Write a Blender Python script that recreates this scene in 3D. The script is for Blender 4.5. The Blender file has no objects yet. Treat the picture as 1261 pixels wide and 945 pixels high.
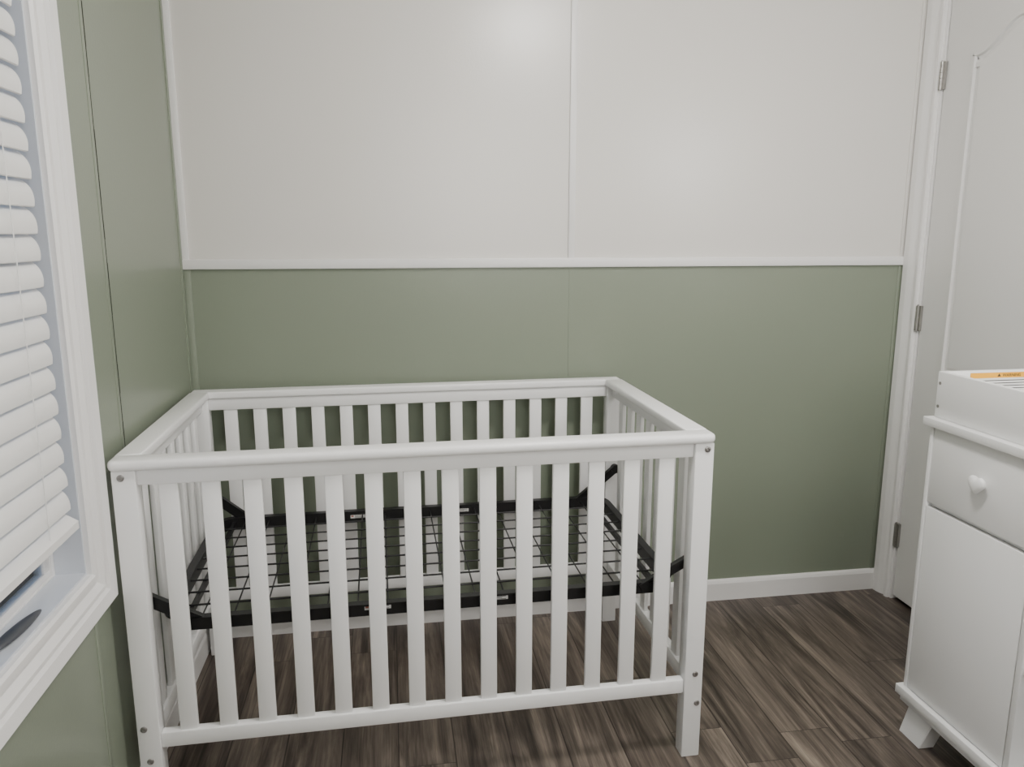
import bpy, bmesh, math, random
from mathutils import Vector, Matrix
random.seed(4)
S = bpy.context.scene
COL = S.collection

# ------------------------------------------------------------------ materials
def mat(name, col, rough=0.5, metal=0.0, bump=0.0, bscale=200.0, var=0.0, vscale=3.0, coat=0.0, spec=0.5):
    m = bpy.data.materials.new(name); m.use_nodes = True
    nt = m.node_tree; b = nt.nodes["Principled BSDF"]
    b.inputs["Base Color"].default_value = (*col, 1)
    b.inputs["Roughness"].default_value = rough
    b.inputs["Metallic"].default_value = metal
    b.inputs["Specular IOR Level"].default_value = spec
    b.inputs["Coat Weight"].default_value = coat
    tc = nt.nodes.new("ShaderNodeNewGeometry")
    n = nt.nodes.new("ShaderNodeTexNoise"); n.inputs["Scale"].default_value = vscale
    n.inputs["Detail"].default_value = 4
    nt.links.new(tc.outputs["Position"], n.inputs["Vector"])
    mx = nt.nodes.new("ShaderNodeMix"); mx.data_type = 'RGBA'
    mx.inputs[6].default_value = (*[c*(1-var) for c in col], 1)
    mx.inputs[7].default_value = (*[min(1, c*(1+var)) for c in col], 1)
    nt.links.new(n.outputs["Fac"], mx.inputs[0])
    nt.links.new(mx.outputs[2], b.inputs["Base Color"])
    if bump > 0:
        n2 = nt.nodes.new("ShaderNodeTexNoise"); n2.inputs["Scale"].default_value = bscale
        n2.inputs["Detail"].default_value = 3
        nt.links.new(tc.outputs["Position"], n2.inputs["Vector"])
        bp = nt.nodes.new("ShaderNodeBump"); bp.inputs["Strength"].default_value = bump
        bp.inputs["Distance"].default_value = 0.002
        nt.links.new(n2.outputs["Fac"], bp.inputs["Height"])
        nt.links.new(bp.outputs["Normal"], b.inputs["Normal"])
    return m

M_white_wall = mat("wall_white_paint", (0.735, 0.715, 0.680), 0.29, bump=0.10, bscale=140, var=0.012)
M_green = mat("wall_sage_paint", (0.232, 0.266, 0.203), 0.31, bump=0.10, bscale=140, var=0.02)
M_trim = mat("trim_white_paint", (0.84, 0.83, 0.82), 0.35, bump=0.05, bscale=90, var=0.015)
M_crib = mat("crib_white_lacquer", (0.90, 0.90, 0.895), 0.3, var=0.01, bump=0.03, bscale=60)
M_cab = mat("cabinet_white", (0.84, 0.84, 0.835), 0.4, var=0.01)
M_door = mat("door_white", (0.74, 0.735, 0.72), 0.38, bump=0.08, bscale=120, var=0.012)
M_ceiling = mat("ceiling_white", (0.80, 0.79, 0.77), 0.8, bump=0.3, bscale=80)
M_black = mat("black_powder_coat", (0.008, 0.008, 0.009), 0.38, var=0.1)
M_steel = mat("zinc_bolt", (0.36, 0.35, 0.34), 0.35, metal=0.9)
M_hinge = mat("hinge_nickel", (0.38, 0.37, 0.35), 0.38, metal=0.85)
M_blind = mat("blind_white_vinyl", (0.84, 0.835, 0.82), 0.45, var=0.01)
M_vinyl = mat("window_vinyl", (0.62, 0.65, 0.70), 0.4, var=0.01)
M_gap = mat("dark_gap", (0.025, 0.03, 0.02), 0.9)
M_latch = mat("latch_dark_grey", (0.06, 0.065, 0.075), 0.45)
M_paper = mat("label_paper", (0.78, 0.78, 0.76), 0.6)
M_orange = mat("label_orange", (0.88, 0.42, 0.02), 0.55)
M_red = mat("label_red", (0.45, 0.16, 0.12), 0.55)
M_ink = mat("label_ink", (0.03, 0.03, 0.03), 0.6)

def glass_mat():
    m = bpy.data.materials.new("window_glass"); m.use_nodes = True
    nt = m.node_tree; nt.nodes.clear()
    o = nt.nodes.new("ShaderNodeOutputMaterial")
    t = nt.nodes.new("ShaderNodeBsdfTransparent"); t.inputs[0].default_value = (0.85, 0.9, 0.93, 1)
    g = nt.nodes.new("ShaderNodeBsdfGlossy"); g.inputs["Roughness"].default_value = 0.02
    f = nt.nodes.new("ShaderNodeFresnel"); f.inputs[0].default_value = 1.45
    mx = nt.nodes.new("ShaderNodeMixShader")
    nt.links.new(f.outputs[0], mx.inputs[0]); nt.links.new(t.outputs[0], mx.inputs[1]); nt.links.new(g.outputs[0], mx.inputs[2])
    nt.links.new(mx.outputs[0], o.inputs[0])
    return m
M_glass = glass_mat()

def floor_mat():
    m = bpy.data.materials.new("floor_vinyl_planks"); m.use_nodes = True
    nt = m.node_tree; L = nt.links; N = nt.nodes; b = N["Principled BSDF"]
    def math_(op, a, b_=None, c=None):
        n = N.new("ShaderNodeMath"); n.operation = op
        for i, v in enumerate((a, b_, c)):
            if v is None: continue
            if isinstance(v, (int, float)): n.inputs[i].default_value = v
            else: L.new(v, n.inputs[i])
        return n.outputs[0]
    geo = N.new("ShaderNodeNewGeometry"); sep = N.new("ShaderNodeSeparateXYZ")
    L.new(geo.outputs["Position"], sep.inputs[0]); x, y = sep.outputs[0], sep.outputs[1]
    W, LEN = 0.152, 1.22
    u = math_('DIVIDE', math_('ADD', x, 5.03), W); i = math_('FLOOR', u); fu = math_('FRACT', u)
    wn = N.new("ShaderNodeTexWhiteNoise"); wn.noise_dimensions = '1D'; L.new(i, wn.inputs["W"])
    v = math_('ADD', math_('DIVIDE', math_('ADD', y, 9.0), LEN), math_('MULTIPLY', wn.outputs["Value"], 1.0))
    j = math_('FLOOR', v); fv = math_('FRACT', v)
    cmb = N.new("ShaderNodeCombineXYZ"); L.new(i, cmb.inputs[0]); L.new(j, cmb.inputs[1])
    wn2 = N.new("ShaderNodeTexWhiteNoise"); wn2.noise_dimensions = '2D'; L.new(cmb.outputs[0], wn2.inputs["Vector"])
    r = wn2.outputs["Value"]
    def noise(sx, sy, so, scale, det, rough=0.55, dist=0.0):
        c = N.new("ShaderNodeCombineXYZ")
        L.new(math_('MULTIPLY', x, sx), c.inputs[0]); L.new(math_('MULTIPLY', y, sy), c.inputs[1]); L.new(math_('MULTIPLY', r, so), c.inputs[2])
        n = N.new("ShaderNodeTexNoise"); n.inputs["Scale"].default_value = scale; n.inputs["Detail"].default_value = det
        n.inputs["Roughness"].default_value = rough; n.inputs["Distortion"].default_value = dist
        L.new(c.outputs[0], n.inputs["Vector"]); return n.outputs["Fac"]
    g1 = noise(17, 1.4, 40, 1.0, 6, 0.62, 1.3)
    g2 = noise(130, 4.0, 70, 1.0, 4, 0.7, 0.4)
    tot = math_('ADD', math_('ADD', math_('MULTIPLY', g1, 1.5), math_('MULTIPLY', g2, 0.80)), math_('MULTIPLY', r, 0.18))
    tot = math_('SUBTRACT', tot, 0.76)
    cr = N.new("ShaderNodeValToRGB"); L.new(tot, cr.inputs[0])
    e = cr.color_ramp.elements
    e[0].position = 0.10; e[0].color = (0.026, 0.020, 0.016, 1)
    e[1].position = 0.92; e[1].color = (0.335, 0.28, 0.222, 1)
    for p, c in ((0.33, (0.070, 0.054, 0.044, 1)), (0.52, (0.125, 0.100, 0.082, 1)), (0.70, (0.205, 0.168, 0.136, 1))):
        k = e.new(p); k.color = c
    gx = math_('LESS_THAN', math_('MINIMUM', fu, math_('SUBTRACT', 1.0, fu)), 0.011)
    gy = math_('LESS_THAN', math_('MINIMUM', fv, math_('SUBTRACT', 1.0, fv)), 0.0008)
    gap = math_('MAXIMUM', gx, gy)
    mx = N.new("ShaderNodeMix"); mx.data_type = 'RGBA'
    L.new(math_('MULTIPLY', gap, 0.85), mx.inputs[0]); L.new(cr.outputs[0], mx.inputs[6]); mx.inputs[7].default_value = (0.014, 0.010, 0.008, 1)
    L.new(mx.outputs[2], b.inputs["Base Color"])
    b.inputs["Roughness"].default_value = 0.38
    bp = N.new("ShaderNodeBump"); bp.inputs["Strength"].default_value = 0.15; bp.inputs["Distance"].default_value = 0.001
    L.new(math_('SUBTRACT', g2, gap), bp.inputs["Height"]); L.new(bp.outputs[0], b.inputs["Normal"])
    return m
M_floor = floor_mat()

# ------------------------------------------------------------------ mesh helpers
def finish(bm, name, mats, parent=None, smooth=False, kind=None, label=None, category=None, origin=None):
    bm.normal_update()
    vs = [v.co for v in bm.verts]
    if origin is None:
        lo = Vector([min(v[k] for v in vs) for k in range(3)]); hi = Vector([max(v[k] for v in vs) for k in range(3)])
        origin = (lo + hi) / 2
    origin = Vector(origin)
    bmesh.ops.translate(bm, verts=bm.verts, vec=-origin)
    me = bpy.data.meshes.new(name); bm.to_mesh(me); bm.free()
    if not isinstance(mats, (list, tuple)): mats = [mats]
    for m in mats: me.materials.append(m)
    if smooth:
        for p in me.polygons: p.use_smooth = True
        try: me.set_sharp_from_angle(angle=math.radians(40))
        except Exception: pass
    o = bpy.data.objects.new(name, me); COL.objects.link(o)
    if parent:
        o.parent = parent
        w = Vector((0, 0, 0)); p = parent
        while p: w += p.location; p = p.parent
        o.location = origin - w
    else: o.location = origin
    if kind: o["kind"] = kind
    if label: o["label"] = label
    if category: o["category"] = category
    return o

def empty(name, loc, label=None, category=None, parent=None, kind=None):
    o = bpy.data.objects.new(name, None); COL.objects.link(o)
    o.empty_display_size = 0.1
    w = Vector((0, 0, 0)); p = parent
    while p: w += p.location; p = p.parent
    o.location = Vector(loc) - w
    if parent: o.parent = parent
    if label: o["label"] = label
    if category: o["category"] = category
    if kind: o["kind"] = kind
    return o

def abox(bm, x0, x1, y0, y1, z0, z1, bevel=0.0, seg=2, mi=0):
    b2 = bmesh.new()
    vs = [b2.verts.new((x, y, z)) for x in (x0, x1) for y in (y0, y1) for z in (z0, z1)]
    for f in ((0, 1, 3, 2), (4, 6, 7, 5), (0, 4, 5, 1), (2, 3, 7, 6), (0, 2, 6, 4), (1, 5, 7, 3)):
        b2.faces.new([vs[k] for k in f])
    if bevel > 0: bmesh.ops.bevel(b2, geom=list(b2.edges), offset=bevel, segments=seg, profile=0.5, affect='EDGES')
    bmesh.ops.recalc_face_normals(b2, faces=b2.faces)
    merge(bm, b2, mi)

def merge(bm, b2, mi=0):
    b2.verts.index_update()
    mp = [bm.verts.new(v.co) for v in b2.verts]
    for f in b2.faces:
        nf = bm.faces.new([mp[v.index] for v in f.verts]); nf.material_index = mi
    b2.free()

def box(name, x0, x1, y0, y1, z0, z1, m, bevel=0.0, seg=2, **kw):
    bm = bmesh.new(); abox(bm, x0, x1, y0, y1, z0, z1, bevel, seg)
    return finish(bm, name, m, smooth=bevel > 0, **kw)

def aprism(bm, pts, axis, a0, a1, bevel=0.0, seg=2, mi=0):
    """pts 2D, extruded along axis between a0,a1. axis 'z': (x,y); 'x': (y,z); 'y': (x,z)"""
    def P(p, a):
        return {'z': (p[0], p[1], a), 'x': (a, p[0], p[1]), 'y': (p[0], a, p[1])}[axis]
    b2 = bmesh.new()
    A = [b2.verts.new(P(p, a0)) for p in pts]; B = [b2.verts.new(P(p, a1)) for p in pts]
    n = len(pts)
    fa = b2.faces.new(A); fb = b2.faces.new(B)
    for i in range(n): b2.faces.new([A[i], A[(i+1) % n], B[(i+1) % n], B[i]])
    bmesh.ops.recalc_face_normals(b2, faces=b2.faces)
    if bevel > 0:
        es = list(set(list(fa.edges) + list(fb.edges)))
        bmesh.ops.bevel(b2, geom=es, offset=bevel, segments=seg, profile=0.5, affect='EDGES')
    merge(bm, b2, mi)

def acyl(bm, p0, p1, r, seg=10, r1=None, mi=0):
    p0, p1 = Vector(p0), Vector(p1); d = (p1-p0).normalized()
    up = Vector((0, 0, 1)) if abs(d.z) < 0.9 else Vector((1, 0, 0))
    a = d.cross(up).normalized(); b = d.cross(a)
    if r1 is None: r1 = r
    A = []; B = []
    for k in range(seg):
        t = 2*math.pi*k/seg; o = a*math.cos(t)+b*math.sin(t)
        A.append(bm.verts.new(p0+o*r)); B.append(bm.verts.new(p1+o*r1))
    for k in range(seg):
        f = bm.faces.new([A[k], B[k], B[(k+1) % seg], A[(k+1) % seg]]); f.material_index = mi
    f = bm.faces.new(A); f.material_index = mi
    f = bm.faces.new(B[::-1]); f.material_index = mi

def asweep(bm, path, prof, closed=False, mi=0):
    """sweep a 2D profile (side, up) along path of 3D points"""
    n = len(path); P = [Vector(p) for p in path]; rings = []
    for i in range(n):
        if closed: d = (P[(i+1) % n]-P[i-1])
        else: d = P[min(i+1, n-1)]-P[max(i-1, 0)]
        d.normalize()
        up = Vector((0, 0, 1)) if abs(d.z) < 0.95 else Vector((0, 1, 0))
        s = d.cross(up).normalized(); u = s.cross(d).normalized()
        rings.append([bm.verts.new(P[i]+s*a+u*b) for a, b in prof])
    m = len(prof)
    for i in range(n if closed else n-1):
        A = rings[i]; B = rings[(i+1) % n]
        for k in range(m):
            f = bm.faces.new([A[k], A[(k+1) % m], B[(k+1) % m], B[k]]); f.material_index = mi
    if not closed:
        bm.faces.new(rings[0][::-1]); bm.faces.new(rings[-1])

def lathe(bm, c, axis, prof, seg=24):
    """prof: list of (r, h) ; axis unit vector"""
    c = Vector(c); d = Vector(axis).normalized()
    up = Vector((0, 0, 1)) if abs(d.z) < 0.9 else Vector((1, 0, 0))
    a = d.cross(up).normalized(); b = d.cross(a); rings = []
    for r, h in prof:
        rings.append([bm.verts.new(c+d*h+(a*math.cos(2*math.pi*k/seg)+b*math.sin(2*math.pi*k/seg))*max(r, 1e-4)) for k in range(seg)])
    for i in range(len(rings)-1):
        for k in range(seg):
            bm.faces.new([rings[i][k], rings[i][(k+1) % seg], rings[i+1][(k+1) % seg], rings[i+1][k]])
    bm.faces.new(rings[0]); bm.faces.new(rings[-1][::-1])
    bmesh.ops.recalc_face_normals(bm, faces=bm.faces)

def frame_sweep(bm, y0, y1, z0, z1, xw, sign, prof, open_bottom=False):
    """picture-frame moulding on a wall of constant x. prof: (dist outward, protrusion)"""
    loops = []
    for d, t in prof:
        x = xw + sign*t
        if open_bottom: pts = [(x, y0-d, z0), (x, y0-d, z1+d), (x, y1+d, z1+d), (x, y1+d, z0)]
        else: pts = [(x, y0-d, z0-d), (x, y0-d, z1+d), (x, y1+d, z1+d), (x, y1+d, z0-d)]
        loops.append([bm.verts.new(p) for p in pts])
    n = len(prof)
    segs = 3 if open_bottom else 4
    for i in range(n):
        A = loops[i]; B = loops[(i+1) % n]
        for k in range(segs):
            bm.faces.new([A[k], A[(k+1) % 4], B[(k+1) % 4], B[k]])
    if open_bottom:
        bm.faces.new([l[0] for l in loops]); bm.faces.new([l[3] for l in loops][::-1])
    bmesh.ops.recalc_face_normals(bm, faces=bm.faces)

# ------------------------------------------------------------------ room constants
XL, XR, YB, YF, ZC = -0.65, 1.88, 2.60, -1.30, 2.45
ZR = 1.29   # chair rail centre
T = 0.12

box("floor", XL-T, XR+T, YF-T, YB+T, -0.05, 0, M_floor, kind="structure")
box("ceiling", XL-T, XR+T, YF-T, YB+T, ZC, ZC+0.05, M_ceiling, kind="structure")

bm = bmesh.new()
abox(bm, XL-T, XR+T, YB, YB+T, 0, ZR, mi=0); abox(bm, XL-T, XR+T, YB, YB+T, ZR, ZC, mi=1)
finish(bm, "wall_back", [M_green, M_white_wall], kind="structure")
box("wall_front", XL-T, XR+T, YF-T, YF, 0, ZC, M_white_wall, kind="structure")

# left wall with window opening
WY0, WY1, WZ0, WZ1 = 0.62, 1.63, 0.68, 2.12
bm = bmesh.new()
abox(bm, XL-T, XL, YF, WY0, 0, ZC); abox(bm, XL-T, XL, WY1, YB, 0, ZC)
abox(bm, XL-T, XL, WY0, WY1, 0, WZ0); abox(bm, XL-T, XL, WY0, WY1, WZ1, ZC)
finish(bm, "wall_left", M_green, kind="structure")

# right wall with door opening (closed off behind the door)
DY0, DY1, DZ1 = 1.735, 2.515, 2.21
bm = bmesh.new()
abox(bm, XR, XR+T, YF, DY0, 0, ZC); abox(bm, XR, XR+T, DY1, YB, 0, ZC); abox(bm, XR, XR+T, DY0, DY1, DZ1, ZC)
abox(bm, XR+T, XR+T+0.03, DY0-0.1, YB, -0.05, ZC)  # added unseen backing, stops sky light leaking round the door
finish(bm, "wall_right", M_white_wall, kind="structure")

# ---- trims
def trim(name, *a, m=M_trim, bevel=0.002):
    return box(name, *a, m, bevel=bevel, kind="structure")
trim("trim_1", XL+0.001, XR-0.004, YB-0.013, YB+0.002, ZR-0.016, ZR+0.016, bevel=0.004)
bw = 0.011
trim("trim_2", 0.615-bw, 0.615+bw, YB-0.007, YB+0.002, ZR+0.015, ZC, m=M_trim)
trim("trim_3", 0.615-bw*0.5, 0.615+bw*0.5, YB-0.0016, YB+0.002, 0.08, ZR-0.015, m=M_green, bevel=0)
trim("trim_4", XL, XL+0.022, YB-0.009, YB+0.002, ZR+0.015, ZC)
trim("trim_5", XL, XL+0.022, YB-0.005, YB+0.002, 0.08, ZR-0.015, m=M_green, bevel=0.001)
trim("trim_6", XR-0.030, XR-0.012, YB-0.004, YB+0.002, ZR+0.015, ZC, m=M_white_wall, bevel=0.0015)
trim("trim_7", XR-0.030, XR-0.012, YB-0.003, YB+0.002, 0.08, ZR-0.015, m=M_green, bevel=0.001)
# left wall panel seam : thin dark crack of varying width between two painted panels
trim("trim_8", XL-0.001, XL+0.0010, 1.912, 1.929, 0.08, ZC, m=M_green, bevel=0.0004)
bm = bmesh.new()
z = 0.08; random.seed(2)
while z < ZC-0.02:
    h = random.uniform(0.02, 0.07); w = random.choice([0.003, 0.004, 0.005, 0.006])
    abox(bm, XL-0.001, XL+0.0006, 1.9305, 1.9305+w, z, min(z+h, ZC)); z += h
finish(bm, "trim_9", M_gap, kind="structure")
trim("trim_10", XL-0.001, XL+0.0015, 1.642, 1.660, 0.08, 0.585, m=M_green, bevel=0.0006)
trim("trim_11", XL-0.001, XL+0.003, YB-0.026, YB-0.006, 0.08, ZC, m=M_green, bevel=0.001)

# baseboards
def baseboard(name, pts, axis, a0, a1):
    bm = bmesh.new(); aprism(bm, pts, axis, a0, a1); finish(bm, name, M_trim, kind="structure")
baseboard("baseboard_back", [(YB, 0), (YB-0.013, 0), (YB-0.013, 0.068), (YB-0.009, 0.078), (YB-0.004, 0.083), (YB, 0.083)], 'x', XL, XR-0.012)
baseboard("baseboard_left", [(XL, 0), (XL+0.011, 0), (XL+0.011, 0.068), (XL+0.006, 0.08), (XL, 0.083)], 'y', YF, YB-0.013)
baseboard("baseboard_right", [(XR, 0), (XR-0.011, 0), (XR-0.011, 0.068), (XR-0.006, 0.08), (XR, 0.083)], 'y', YF, DY0-0.085)

# ------------------------------------------------------------------ door on the right wall
CAS = [(0.0, 0.0), (0.0, 0.008), (0.006, 0.012), (0.018, 0.012), (0.024, 0.006), (0.036, 0.012), (0.055, 0.018), (0.078, 0.020), (0.084, 0.015), (0.084, 0.0)]
bm = bmesh.new()
frame_sweep(bm, DY0+0.004, DY1-0.004, 0, DZ1-0.004, XR, -1, [(d*0.98, t) for d, t in CAS], open_bottom=True)
finish(bm, "trim_12", M_trim, kind="structure")
bm = bmesh.new()  # jamb lining
abox(bm, XR, XR+T, DY1-0.012, DY1, 0, DZ1); abox(bm, XR, XR+T, DY0, DY0+0.012, 0, DZ1); abox(bm, XR, XR+T, DY0+0.012, DY1-0.012, DZ1-0.012, DZ1)
abox(bm, XR+0.045, XR+0.06, DY1-0.024, DY1-0.012, 0, DZ1-0.012)
finish(bm, "trim_13", M_trim, kind="structure")

door = empty("door_1", (XR+0.02, DY1-0.015, 0.01), kind="structure")
dy0, dy1 = DY0+0.015, DY1-0.0165
xd = XR+0.006
bm = bmesh.new()
abox(bm, xd, xd+0.036, dy0, dy1, 0.016, DZ1-0.016, 0.0015)
def arch_outline(y0, y1, z0, zs, zp, n=64):
    pts = [(y0, z0)]
    for k in range(n+1):
        t = k/n
        m = min(t, 1-t)*2           # 0 edge .. 1 middle
        s = 0.0 if m < 0.08 else 0.5-0.5*math.cos(math.pi*min(1.0, (m-0.08)/0.70))
        pts.append((y0+(y1-y0)*t, zs+(zp-zs)*s))
    pts.append((y1, z0))
    return pts
def inset(pts, d):
    n = len(pts); out = []
    area = sum(pts[i][0]*pts[(i+1) % n][1]-pts[(i+1) % n][0]*pts[i][1] for i in range(n))
    sg = 1 if area > 0 else -1
    for i in range(n):
        p0, p1, p2 = Vector(pts[i-1]), Vector(pts[i]), Vector(pts[(i+1) % n])
        a = (p1-p0).normalized(); b = (p2-p1).normalized()
        na = Vector((-a.y, a.x))*sg; nb = Vector((-b.y, b.x))*sg
        nn = (na+nb); nn.normalize(); c = max(0.5, nn.dot(na))
        q = p1+nn*d/c; out.append((q.x, q.y))
    return out
def panel(pts):
    n = len(pts)
    prof = [(0, 0.0), (0.001, 0.006), (0.007, 0.007), (0.009, 0.011), (0.015, 0.011), (0.0165, 0.0005), (0.026, 0.0005), (0.036, 0.005), (0.05, 0.0052)]
    loops = []
    for d, t in prof:
        loops.append([bm.verts.new((xd-t, p[0], p[1])) for p in inset(pts, d)])
    for i in range(len(loops)-1):
        for k in range(n):
            bm.faces.new([loops[i][k], loops[i][(k+1) % n], loops[i+1][(k+1) % n], loops[i+1][k]])
    bm.faces.new(loops[-1])
panel(arch_outline(dy0+0.13, dy1-0.13, 0.90, 1.962, 2.042))
panel([(dy0+0.13, 0.24), (dy0+0.13, 0.76), (dy1-0.13, 0.76), (dy1-0.13, 0.24)])
bmesh.ops.recalc_face_normals(bm, faces=bm.faces)
finish(bm, "door_slab", M_door, parent=door)
for hz in (0.262, 1.088, 1.915):
    bm = bmesh.new()
    yk = DY1-0.014
    for q in range(5):
        z0 = hz-0.045+q*0.018
        acyl(bm, (XR-0.006, yk, z0+0.0006), (XR-0.006, yk, z0+0.0174), 0.0065, 12)
    acyl(bm, (XR-0.006, yk, hz-0.049), (XR-0.006, yk, hz+0.049), 0.0035, 8)
    abox(bm, XR-0.005, XR+0.004, yk-0.013, yk+0.010, hz-0.045, hz+0.045)
    finish(bm, "hinge", M_hinge, parent=door, smooth=True, label="brushed nickel hinge")

# ------------------------------------------------------------------ window
CW = [(0.0, -0.004), (0.0, 0.012), (0.006, 0.017), (0.020, 0.017), (0.022, 0.006), (0.034, 0.008), (0.048, 0.018), (0.056, 0.018), (0.058, 0.011), (0.064, 0.023), (0.090, 0.027), (0.096, 0.014), (0.096, -0.004)]
bm = bmesh.new()
frame_sweep(bm, WY0, WY1, WZ0, WZ1, XL, 1, CW)
finish(bm, "trim_14", M_trim, kind="structure")
win = empty("window_1", (XL-0.09, (WY0+WY1)/2, WZ0), kind="structure")
XS = XL-0.056
bm = bmesh.new()
j = 0.006
abox(bm, XL-T, XL+0.002, WY1-j, WY1, WZ0, WZ1); abox(bm, XL-T, XL+0.002, WY0, WY0+j, WZ0, WZ1)
abox(bm, XL-T, XL+0.002, WY0+j, WY1-j, WZ0, WZ0+j); abox(bm, XL-T, XL+0.002, WY0+j, WY1-j, WZ1-j, WZ1)
finish(bm, "jamb", M_vinyl, parent=win)
bm = bmesh.new()
y0, y1, z0, z1 = WY0+j, WY1-j, WZ0+j, WZ1-j
def ring(y0, y1, z0, z1, w, xa, xb, bv=0.001, hb=None):
    hb = hb or w
    abox(bm, xa, xb, y0, y1, z0, z0+hb, bv); abox(bm, xa, xb, y0, y1, z1-w, z1, bv)
    abox(bm, xa, xb, y0, y0+w, z0+hb, z1-w, bv); abox(bm, xa, xb, y1-w, y1, z0+hb, z1-w, bv)
ring(y0, y1, z0, z1, 0.012, XS-0.045, XS, hb=0.004)
ring(y0+0.012, y1-0.012, z0+0.004, (z0+z1)/2+0.02, 0.026, XS-0.016, XS-0.004, hb=0.014)
ring(y0+0.012, y1-0.012, (z0+z1)/2-0.02, z1-0.012, 0.026, XS-0.042, XS-0.020)
finish(bm, "sash", M_trim, parent=win, smooth=True)
box("glass", XS-0.012, XS-0.009, y0+0.03, y1-0.03, z0+0.012, (z0+z1)/2, M_glass, parent=win)
box("glass", XS-0.034, XS-0.031, y0+0.03, y1-0.03, (z0+z1)/2, z1-0.03, M_glass, parent=win)
# dark latch handle lying on the sill
bm = bmesh.new()
bmesh.ops.create_uvsphere(bm, u_segments=24, v_segments=12, radius=1.0)
for v in bm.verts:
    v.co = Vector((v.co.x*0.013*(1.0-0.25*v.co.y), v.co.y*0.075, v.co.z*0.008))
bmesh.ops.rotate(bm, verts=bm.verts, cent=(0, 0, 0), matrix=Matrix.Rotation(math.radians(-6), 3, 'Z'))
bmesh.ops.translate(bm, verts=bm.verts, vec=(XL-0.020, 1.375, WZ0+j+0.008))
finish(bm, "window_latch", M_latch, parent=win, smooth=True, label="dark grey plastic latch handle")

# ------------------------------------------------------------------ blind
bl = empty("window_blind", (XL-0.018, (WY0+WY1)/2, 2.10), label="white faux-wood horizontal slat blind hanging in the window", category="window blind")
by0, by1 = WY0+0.03, 1.583
bx = XL-0.015
bm = bmesh.new()
pitch = 0.0495; z = 0.866
zs = []
while z < 2.03: zs.append(z); z += pitch
for q, z in enumerate(zs):
    ang = math.radians(61 - (6 if q < 2 else 0)); wd = 0.062; n = 12
    top = []; bot = []
    for k in range(n+1):
        t = (k/n-0.5)
        a = t*wd; c = 0.013*(1-4*t*t)           # crowned outward
        px = a*math.cos(ang)+c*math.sin(ang); pz = -a*math.sin(ang)+c*math.cos(ang)
        nx, nz = math.sin(ang)*0.0018, math.cos(ang)*0.0018
        top.append((bx+px+nx, z+pz+nz)); bot.append((bx+px-nx, z+pz-nz))
    prof = top+bot[::-1]
    aprism(bm, prof, 'y', by0, by1)
finish(bm, "slats", M_blind, parent=bl, smooth=True)
bm = bmesh.new()
aprism(bm, [(bx-0.022, 0.824), (bx+0.020, 0.797), (bx+0.031, 0.801), (bx+0.031, 0.816), (bx-0.010, 0.842), (bx-0.021, 0.838)], 'y', by0, by1+0.003, 0.002)
finish(bm, "bottom_rail", M_blind, parent=bl, smooth=False)
box("headrail", bx-0.025, bx+0.028, by0, by1, 2.05, 2.105, M_blind, bevel=0.003, parent=bl)
for yy in (1.47, 0.80):
    bm = bmesh.new()
    acyl(bm, (bx+0.0240, yy, 0.808), (bx+0.0240, yy, 2.06), 0.0010, 6)
    finish(bm, "ladder_cord", M_blind, parent=bl)

# ------------------------------------------------------------------ crib
CX0, CX1, CY0, CY1, CH = -0.622, 0.789, 1.715, 2.528, 0.898
crib = empty("crib", (CX0, CY0, 0), label="white wooden slatted baby crib without mattress against the green wall", category="crib")
def rounded(x0, x1, y0, y1, rs, n=6):
    pts = []
    for (cx, cy, sx, sy, r, a0) in ((x0, y0, 1, 1, rs[0], 180), (x1, y0, -1, 1, rs[1], 270), (x1, y1, -1, -1, rs[2], 0), (x0, y1, 1, -1, rs[3], 90)):
        if r <= 0: pts.append((cx, cy)); continue
        for k in range(n+1):
            a = math.radians(a0+90*k/n); pts.append((cx+sx*r+r*math.cos(a), cy+sy*r+r*math.sin(a)))
    return pts
CAPW, CAPT = 0.060, 0.024
def capboard(pts, bv=0.006):
    bm = bmesh.new(); aprism(bm, pts, 'z', CH-CAPT, CH, bv, 3); return finish(bm, "top_rail", M_crib, parent=crib, smooth=True)
capboard(rounded(CX0, CX1, CY0, CY0+CAPW, (0.018, 0.018, 0, 0)), 0.009)
capboard(rounded(CX0+0.004, CX1-0.004, CY1-0.05, CY1, (0, 0, 0.006, 0.006)))
capboard([(CX0+0.001, CY0+CAPW), (CX0+CAPW, CY0+CAPW), (CX0+CAPW, CY1-0.05), (CX0+0.001, CY1-0.05)])
capboard([(CX1-CAPW, CY0+CAPW), (CX1-0.001, CY0+CAPW), (CX1-0.001, CY1-0.05), (CX1-CAPW, CY1-0.05)])
LG = 0.050
lx0, lx1 = CX0+0.006, CX1-0.002
ly0, ly1 = CY0+0.010, CY1-0.008
legs = [(lx0, lx0+LG, ly0, ly0+0.045), (lx1-LG, lx1, ly0, ly0+0.045), (lx0, lx0+LG, ly1-0.045, ly1), (lx1-LG, lx1, ly1-0.045, ly1)]
for a in legs:
    box("leg", *a, 0, CH-CAPT, M_crib, bevel=0.003, seg=2, parent=crib)
ZA0, ZA1 = CH-CAPT-0.037, CH-CAPT
ZB0, ZB1 = 0.187, 0.226
fy = ly0+0.008
for (y0_, y1_) in ((fy, fy+0.022), (ly1-0.034, ly1-0.012)):
    box("upper_rail", lx0+LG, lx1-LG, y0_, y1_, ZA0, ZA1, M_crib, bevel=0.003, parent=crib)
    box("bottom_rail", lx0+LG, lx1-LG, y0_-0.002, y1_+0.002, ZB0, ZB1, M_crib, bevel=0.004, parent=crib)
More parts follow.
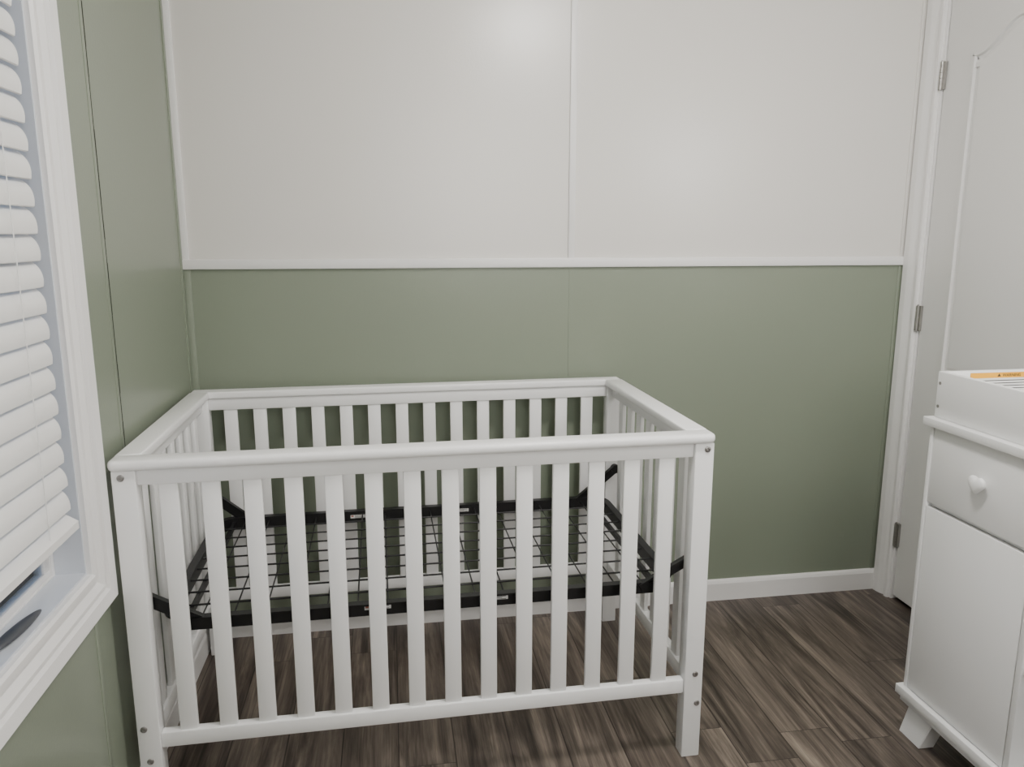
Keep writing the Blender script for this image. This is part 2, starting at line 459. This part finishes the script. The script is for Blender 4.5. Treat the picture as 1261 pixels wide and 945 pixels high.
for (x0_, x1_) in ((lx0+0.012, lx0+0.034), (lx1-0.034, lx1-0.012)):
    box("upper_rail", x0_, x1_, ly0+0.045, ly1-0.045, ZA0, ZA1, M_crib, bevel=0.003, parent=crib)
    box("bottom_rail", x0_-0.002, x1_+0.002, ly0+0.045, ly1-0.045, ZB0, ZB1+0.005, M_crib, bevel=0.004, parent=crib)
SW = 0.041
sx = [-0.503+k*(0.669+0.503)/13 for k in range(14)]
def mkslat(x0, x1, y0, y1):
    return box("slat", x0, x1, y0, y1, ZB1-0.004, ZA0+0.004, M_crib, bevel=0.003, parent=crib)
for x in sx:
    mkslat(x-SW/2, x+SW/2, fy+0.004, fy+0.017)
    mkslat(x-SW/2, x+SW/2, ly1-0.029, ly1-0.016)
NS = 7
ya, yb = ly0+0.045, ly1-0.045
for k in range(NS):
    y = ya+(yb-ya)*(k+1)/(NS+1)
    mkslat(lx0+0.017, lx0+0.030, y-SW/2, y+SW/2)
    mkslat(lx1-0.030, lx1-0.017, y-SW/2, y+SW/2)
def bolt(x, y, z, ax):
    bm = bmesh.new()
    lathe(bm, (x, y, z), ax, [(0.0078, -0.001), (0.0078, 0.0018), (0.0065, 0.0028), (0.0034, 0.0029), (0.0032, 0.0008), (0.0001, 0.0006)], 20)
    finish(bm, "bolt", M_steel, parent=crib, smooth=True, label="small zinc hex bolt head")
for cx in (lx0+0.020, lx1-0.018):
    bolt(cx, ly0, ZA1-0.016, (0, -1, 0)); bolt(cx - 0.004, ly0, ZB1+0.018, (0, -1, 0)); bolt(cx+0.004, ly0, ZB0-0.028, (0, -1, 0))
for cy_ in (ly0+0.022, ly1-0.022):
    bolt(lx1, cy_, ZA1-0.016, (1, 0, 0)); bolt(lx1, cy_, ZB0+0.02, (1, 0, 0))

# mattress support
ZM = 0.475
ms = empty("mattress_support", ((CX0+CX1)/2, (CY0+CY1)/2, ZM), parent=crib)
ms["label"] = "black metal wire mattress support frame"
mx0, mx1, my0, my1 = -0.545, 0.712, 1.792, 2.445
bm = bmesh.new()
path = [(p[0], p[1], ZM) for p in rounded(mx0, mx1, my0, my1, (0.05,)*4, 8)]
asweep(bm, path, [(-0.004, -0.022), (0.004, -0.022), (0.004, 0.010), (0.018, 0.010), (0.018, 0.015), (-0.004, 0.015)], closed=True)
for xx in (mx0+0.040, mx1-0.040):
    abox(bm, xx-0.005, xx+0.005, my0+0.004, my1-0.004, ZM-0.012, ZM+0.004)
bmesh.ops.recalc_face_normals(bm, faces=bm.faces)
finish(bm, "support_frame", M_black, parent=ms)
bm = bmesh.new()
r = 0.0021
nx, ny = 17, 9
for k in range(1, nx):
    x = mx0+(mx1-mx0)*k/nx
    acyl(bm, (x, my0, ZM+0.002), (x, my1, ZM+0.002), r, 6)
for k in range(1, ny):
    y = my0+(my1-my0)*k/ny
    acyl(bm, (mx0, y, ZM+0.0055), (mx1, y, ZM+0.0055), r*1.2, 6)
finish(bm, "wire_grid", M_black, parent=ms)
for (sxn, syn) in ((0, 0), (1, 0), (0, 1), (1, 1)):
    s = 1 if sxn else -1; t = 1 if syn else -1
    ex = mx1 if sxn else mx0; ey = my1 if syn else my0
    lxx = (lx1-LG+0.004) if sxn else (lx0+LG-0.004)
    bm = bmesh.new()
    zt = ZM+(0.110 if syn else 0.075)
    P0 = Vector((ex-s*0.085, ey+t*0.010, ZM-0.002)); P1 = Vector((lxx+s*0.024, ey+t*0.012, zt))
    asweep(bm, [P0, P0.lerp(P1, 0.5), P1], [(-0.004, -0.014), (0.004, -0.014), (0.004, 0.009), (0.012, 0.009), (0.012, 0.014), (-0.004, 0.014)])
    acyl(bm, (P1.x, P1.y-0.009, P1.z), (P1.x, P1.y+0.009, P1.z), 0.015, 16)
    bmesh.ops.recalc_face_normals(bm, faces=bm.faces)
    finish(bm, "hanger", M_black, parent=ms)
for (xa, xb, yy, zz) in ((-0.085, -0.02, my0-0.0048, ZM), (0.21, 0.275, my0-0.0048, ZM), (-0.14, -0.06, my1-0.0052, ZM-0.002), (0.19, 0.25, my1-0.0052, ZM-0.002)):
    bm = bmesh.new()
    abox(bm, xa, xb, yy-0.0004, yy+0.0004, zz-0.006, zz+0.005, mi=0)
    abox(bm, xa+0.002, xa+0.010, yy-0.0007, yy+0.0003, zz-0.001, zz+0.004, mi=1)
    for q in range(3):
        abox(bm, xa+0.014, xb-0.005-0.01*(q % 2), yy-0.0007, yy+0.0003, zz-0.005+q*0.0035, zz-0.0037+q*0.0035, mi=2)
    finish(bm, "sticker", [M_paper, M_red, M_ink], parent=ms, label="small white warning sticker")
crib.rotation_euler = (0, 0, math.radians(0.85))

# ------------------------------------------------------------------ changing table
TX0, TX1, TY0, TY1 = 1.374, 1.855, 0.86, 1.772
tab = empty("changing_table", ((TX0+TX1)/2, (TY0+TY1)/2, 0), label="white changing table with drawer, cupboard and open shelves by door", category="changing table")
bx0 = TX0+0.014; by0_, by1_ = TY0+0.014, TY1-0.014
ZB, ZT = 0.143, 0.893
bm = bmesh.new()
pt = 0.012
abox(bm, bx0, TX1-0.005, by1_-pt, by1_, ZB, ZT, 0.001); abox(bm, bx0, TX1-0.005, by0_, by0_+pt, ZB, ZT, 0.001)
abox(bm, TX1-0.011, TX1-0.005, by0_+pt, by1_-pt, ZB, ZT)
yp = 1.402
abox(bm, bx0, TX1-0.011, yp-0.016, yp, ZB, ZT, 0.001)
abox(bm, bx0+0.018, TX1-0.011, yp, by1_-pt, 0.676, 0.688)
for zz in (0.40, 0.65):
    abox(bm, bx0+0.004, TX1-0.011, by0_+pt, yp-0.016, zz, zz+0.016, 0.001)
finish(bm, "carcass", M_cab, parent=tab, smooth=True)
bm = bmesh.new()
abox(bm, TX0, TX1, TY0, TY1, ZT, ZT+0.022, 0.002, 2)
finish(bm, "table_top", M_cab, parent=tab, smooth=True)
bm = bmesh.new()
abox(bm, TX0, TX1, TY0, TY1, ZB-0.026, ZB, 0.002, 2)
abox(bm, TX0+0.010, TX1-0.01, TY0+0.01, TY1-0.01, ZB-0.045, ZB-0.025, 0.002, 2)
finish(bm, "base", M_cab, parent=tab, smooth=True)
for fx, fyy, sxx, syy in ((TX0+0.018, TY1-0.02, 1, -1), (TX1-0.018, TY1-0.02, -1, -1), (TX0+0.018, TY0+0.02, 1, 1), (TX1-0.018, TY0+0.02, -1, 1)):
    b2 = bmesh.new()
    def q(a, b_, z): return b2.verts.new((fx+sxx*a, fyy+syy*b_, z))
    zt = ZB-0.043
    A = [q(0.006, 0.014, zt), q(0.052, 0.014, zt), q(0.052, 0.110, zt), q(0.006, 0.110, zt)]
    B = [q(-0.002, -0.008, 0), q(0.044, -0.008, 0), q(0.044, 0.076, 0), q(-0.002, 0.076, 0)]
    b2.faces.new(A); b2.faces.new(B[::-1])
    for k in range(4): b2.faces.new([A[k], A[(k+1) % 4], B[(k+1) % 4], B[k]])
    bmesh.ops.recalc_face_normals(b2, faces=b2.faces)
    bmesh.ops.bevel(b2, geom=list(b2.edges), offset=0.002, segments=2, affect='EDGES')
    finish(b2, "foot", M_cab, parent=tab, smooth=True)
dr = empty("drawer", (bx0+0.1, (yp+by1_)/2, 0.78), parent=tab)
box("drawer_front", bx0+0.001, bx0+0.016, yp+0.003, by1_-pt-0.003, 0.690, ZT-0.003, M_cab, bevel=0.0005, parent=dr)
# chubby, slightly heart-shaped knob on a short stem
bm = bmesh.new()
ky, kz, kx = (yp+by1_)/2-0.015, 0.794, bx0+0.001
lathe(bm, (kx, ky, kz-0.001), (-1, 0, 0), [(0.013, -0.001), (0.012, 0.003), (0.0115, 0.006), (0.013, 0.009)], 24)
hn = 48; heart = []
for k in range(hn):
    t = 2*math.pi*k/hn
    hx = 16*math.sin(t)**3; hz = 13*math.cos(t)-5*math.cos(2*t)-2*math.cos(3*t)-math.cos(4*t)
    cx_, cz_ = 15*math.sin(t), 15*math.cos(t)
    heart.append(((hx*0.6+cx_*0.4)/16, (hz*0.6+cz_*0.4+1.3)/16))
lay = []
for sc, h in ((0.50, 0.0065), (0.82, 0.0080), (0.96, 0.0115), (1.0, 0.0150), (0.97, 0.0185), (0.86, 0.0215), (0.64, 0.0240), (0.36, 0.0252), (0.10, 0.0256)):
    lay.append([bm.verts.new((kx-h, ky-a*sc*0.0265, kz+b_*sc*0.0250)) for a, b_ in heart])
for i in range(len(lay)-1):
    for k in range(hn):
        bm.faces.new([lay[i][k], lay[i][(k+1) % hn], lay[i+1][(k+1) % hn], lay[i+1][k]])
bm.faces.new(lay[0]); bm.faces.new(lay[-1][::-1])
bmesh.ops.recalc_face_normals(bm, faces=bm.faces)
finish(bm, "knob", M_crib, parent=dr, smooth=True, label="white rounded heart-shaped wooden knob")
cd = empty("cupboard_door", (bx0+0.005, by1_-0.01, 0.41), parent=tab)
box("door_panel", bx0+0.001, bx0+0.016, yp+0.003, by1_-pt-0.003, ZB+0.004, 0.676, M_cab, bevel=0.0005, parent=cd)
# tray on top
tr = empty("changing_tray", ((TX0+TX1)/2, (TY0+TY1)/2, ZT+0.022), parent=tab)
tx0, tx1, ty0, ty1 = TX0+0.022, TX1-0.02, TY0+0.02, TY1-0.012
Z0, Z1 = ZT+0.0225, 1.036
bm = bmesh.new()
abox(bm, tx0, tx0+0.016, ty0, ty1, Z0, Z1, 0.002); abox(bm, tx1-0.016, tx1, ty0, ty1, Z0, Z1, 0.002)
abox(bm, tx0+0.016, tx1-0.016, ty1-0.016, ty1, Z0, Z1, 0.002); abox(bm, tx0+0.016, tx1-0.016, ty0, ty0+0.016, Z0, Z1, 0.002)
abox(bm, tx0+0.01, tx1-0.01, ty0+0.01, ty1-0.01, Z0+0.002, Z0+0.010)
finish(bm, "tray_frame", M_cab, parent=tr, smooth=True)
for zz in (Z0+0.03, Z1-0.03):
    bm = bmesh.new()
    lathe(bm, (tx0, ty1-0.010, zz), (-1, 0, 0), [(0.0042, -0.001), (0.0042, 0.0008), (0.002, 0.0009), (0.0018, 0.0002)], 14)
    finish(bm, "screw", M_steel, parent=tr, smooth=True)
yl = ty1-0.0165
bm = bmesh.new()
abox(bm, 1.475, 1.76, yl-0.0006, yl, Z1-0.055, Z1-0.005, mi=0)
abox(bm, 1.475, 1.76, yl-0.0010, yl, Z1-0.019, Z1-0.005, mi=1)
for q_ in range(4):
    abox(bm, 1.485, 1.74-0.02*(q_ % 3), yl-0.0010, yl, Z1-0.027-q_*0.007, Z1-0.0250-q_*0.007, mi=2)
aprism(bm, [(1.553, Z1-0.0155), (1.563, Z1-0.0155), (1.558, Z1-0.0075)], 'y', yl-0.0014, yl-0.0008, mi=2)
finish(bm, "warning_label", [M_paper, M_orange, M_ink], parent=tr, label="white warning label with an orange header")
cu = bpy.data.curves.new("warning_text", 'FONT'); cu.body = "WARNING"; cu.size = 0.011; cu.extrude = 0.0002
to = bpy.data.objects.new("tmp_text", cu); COL.objects.link(to)
bpy.context.view_layer.update()
me = bpy.data.meshes.new_from_object(to.evaluated_get(bpy.context.evaluated_depsgraph_get()))
bpy.data.objects.remove(to)
me.materials.clear(); me.materials.append(M_ink)
tx = bpy.data.objects.new("warning_lettering", me); COL.objects.link(tx); tx.parent = tr
wl = Vector((1.568, yl-0.0014, Z1-0.0158)); tx.location = wl-(tab.location+tr.location); tx.rotation_euler = (math.radians(90), 0, 0)

# ------------------------------------------------------------------ ceiling lamp (above the view)
LX, LY = 0.68, 1.22
lamp = empty("ceiling_lamp", (LX, LY, ZC), label="round frosted flush-mount ceiling lamp", category="ceiling lamp")
bm = bmesh.new()
lathe(bm, (LX, LY, ZC), (0, 0, -1), [(0.17, 0.0), (0.17, 0.02), (0.155, 0.03)], 40)
finish(bm, "lamp_base", M_trim, parent=lamp, smooth=True)
me_ = bpy.data.materials.new("lamp_glow"); me_.use_nodes = True
nb = me_.node_tree.nodes["Principled BSDF"]; nb.inputs["Emission Color"].default_value = (1.0, 0.968, 0.93, 1); nb.inputs["Emission Strength"].default_value = 112
nb.inputs["Base Color"].default_value = (0.9, 0.9, 0.88, 1)
bm = bmesh.new()
lathe(bm, (LX, LY, ZC-0.03), (0, 0, -1), [(0.15, 0.0), (0.148, 0.02), (0.135, 0.045), (0.10, 0.065), (0.05, 0.076), (0.005, 0.079)], 40)
finish(bm, "lamp_shade", me_, parent=lamp, smooth=True)

def area(name, loc, target, size, power, col):
    l = bpy.data.lights.new(name, 'AREA'); l.energy = power; l.size = size; l.color = col
    o = bpy.data.objects.new(name, l); COL.objects.link(o); o.location = loc
    o.rotation_euler = (Vector(target)-Vector(loc)).to_track_quat('-Z', 'Y').to_euler()
area("room_fill_light", (0.7, -1.0, 1.8), (0.9, 2.6, 0.4), 1.0, 27, (1.0, 0.985, 0.96))
# unseen area light, added for the soft sheen on the right wall panel
area("sheen_light", (1.72, 0.72, 1.80), (1.1, 2.6, 1.1), 0.28, 6.5, (1.0, 0.98, 0.95))

# world : dusk sky
w = bpy.data.worlds.new("dusk"); S.world = w; w.use_nodes = True
nt = w.node_tree; bg = nt.nodes["Background"]
tc = nt.nodes.new("ShaderNodeTexCoord"); sp = nt.nodes.new("ShaderNodeSeparateXYZ"); cr = nt.nodes.new("ShaderNodeValToRGB")
nt.links.new(tc.outputs["Generated"], sp.inputs[0]); nt.links.new(sp.outputs[2], cr.inputs[0]); nt.links.new(cr.outputs[0], bg.inputs[0])
cr.color_ramp.elements[0].position = 0.0; cr.color_ramp.elements[0].color = (0.006, 0.007, 0.009, 1)
cr.color_ramp.elements[1].position = 0.06; cr.color_ramp.elements[1].color = (0.40, 0.60, 1.0, 1)
bg.inputs[1].default_value = 1.8

# ------------------------------------------------------------------ camera
cam = bpy.data.cameras.new("camera"); co = bpy.data.objects.new("camera", cam); COL.objects.link(co)
co.location = (0, 0, 1.38)
co.rotation_euler = (math.radians(90-10.9), 0, math.radians(-8.97))
cam.sensor_width = 36; cam.lens = 36*945/1261; cam.clip_start = 0.01
S.camera = co
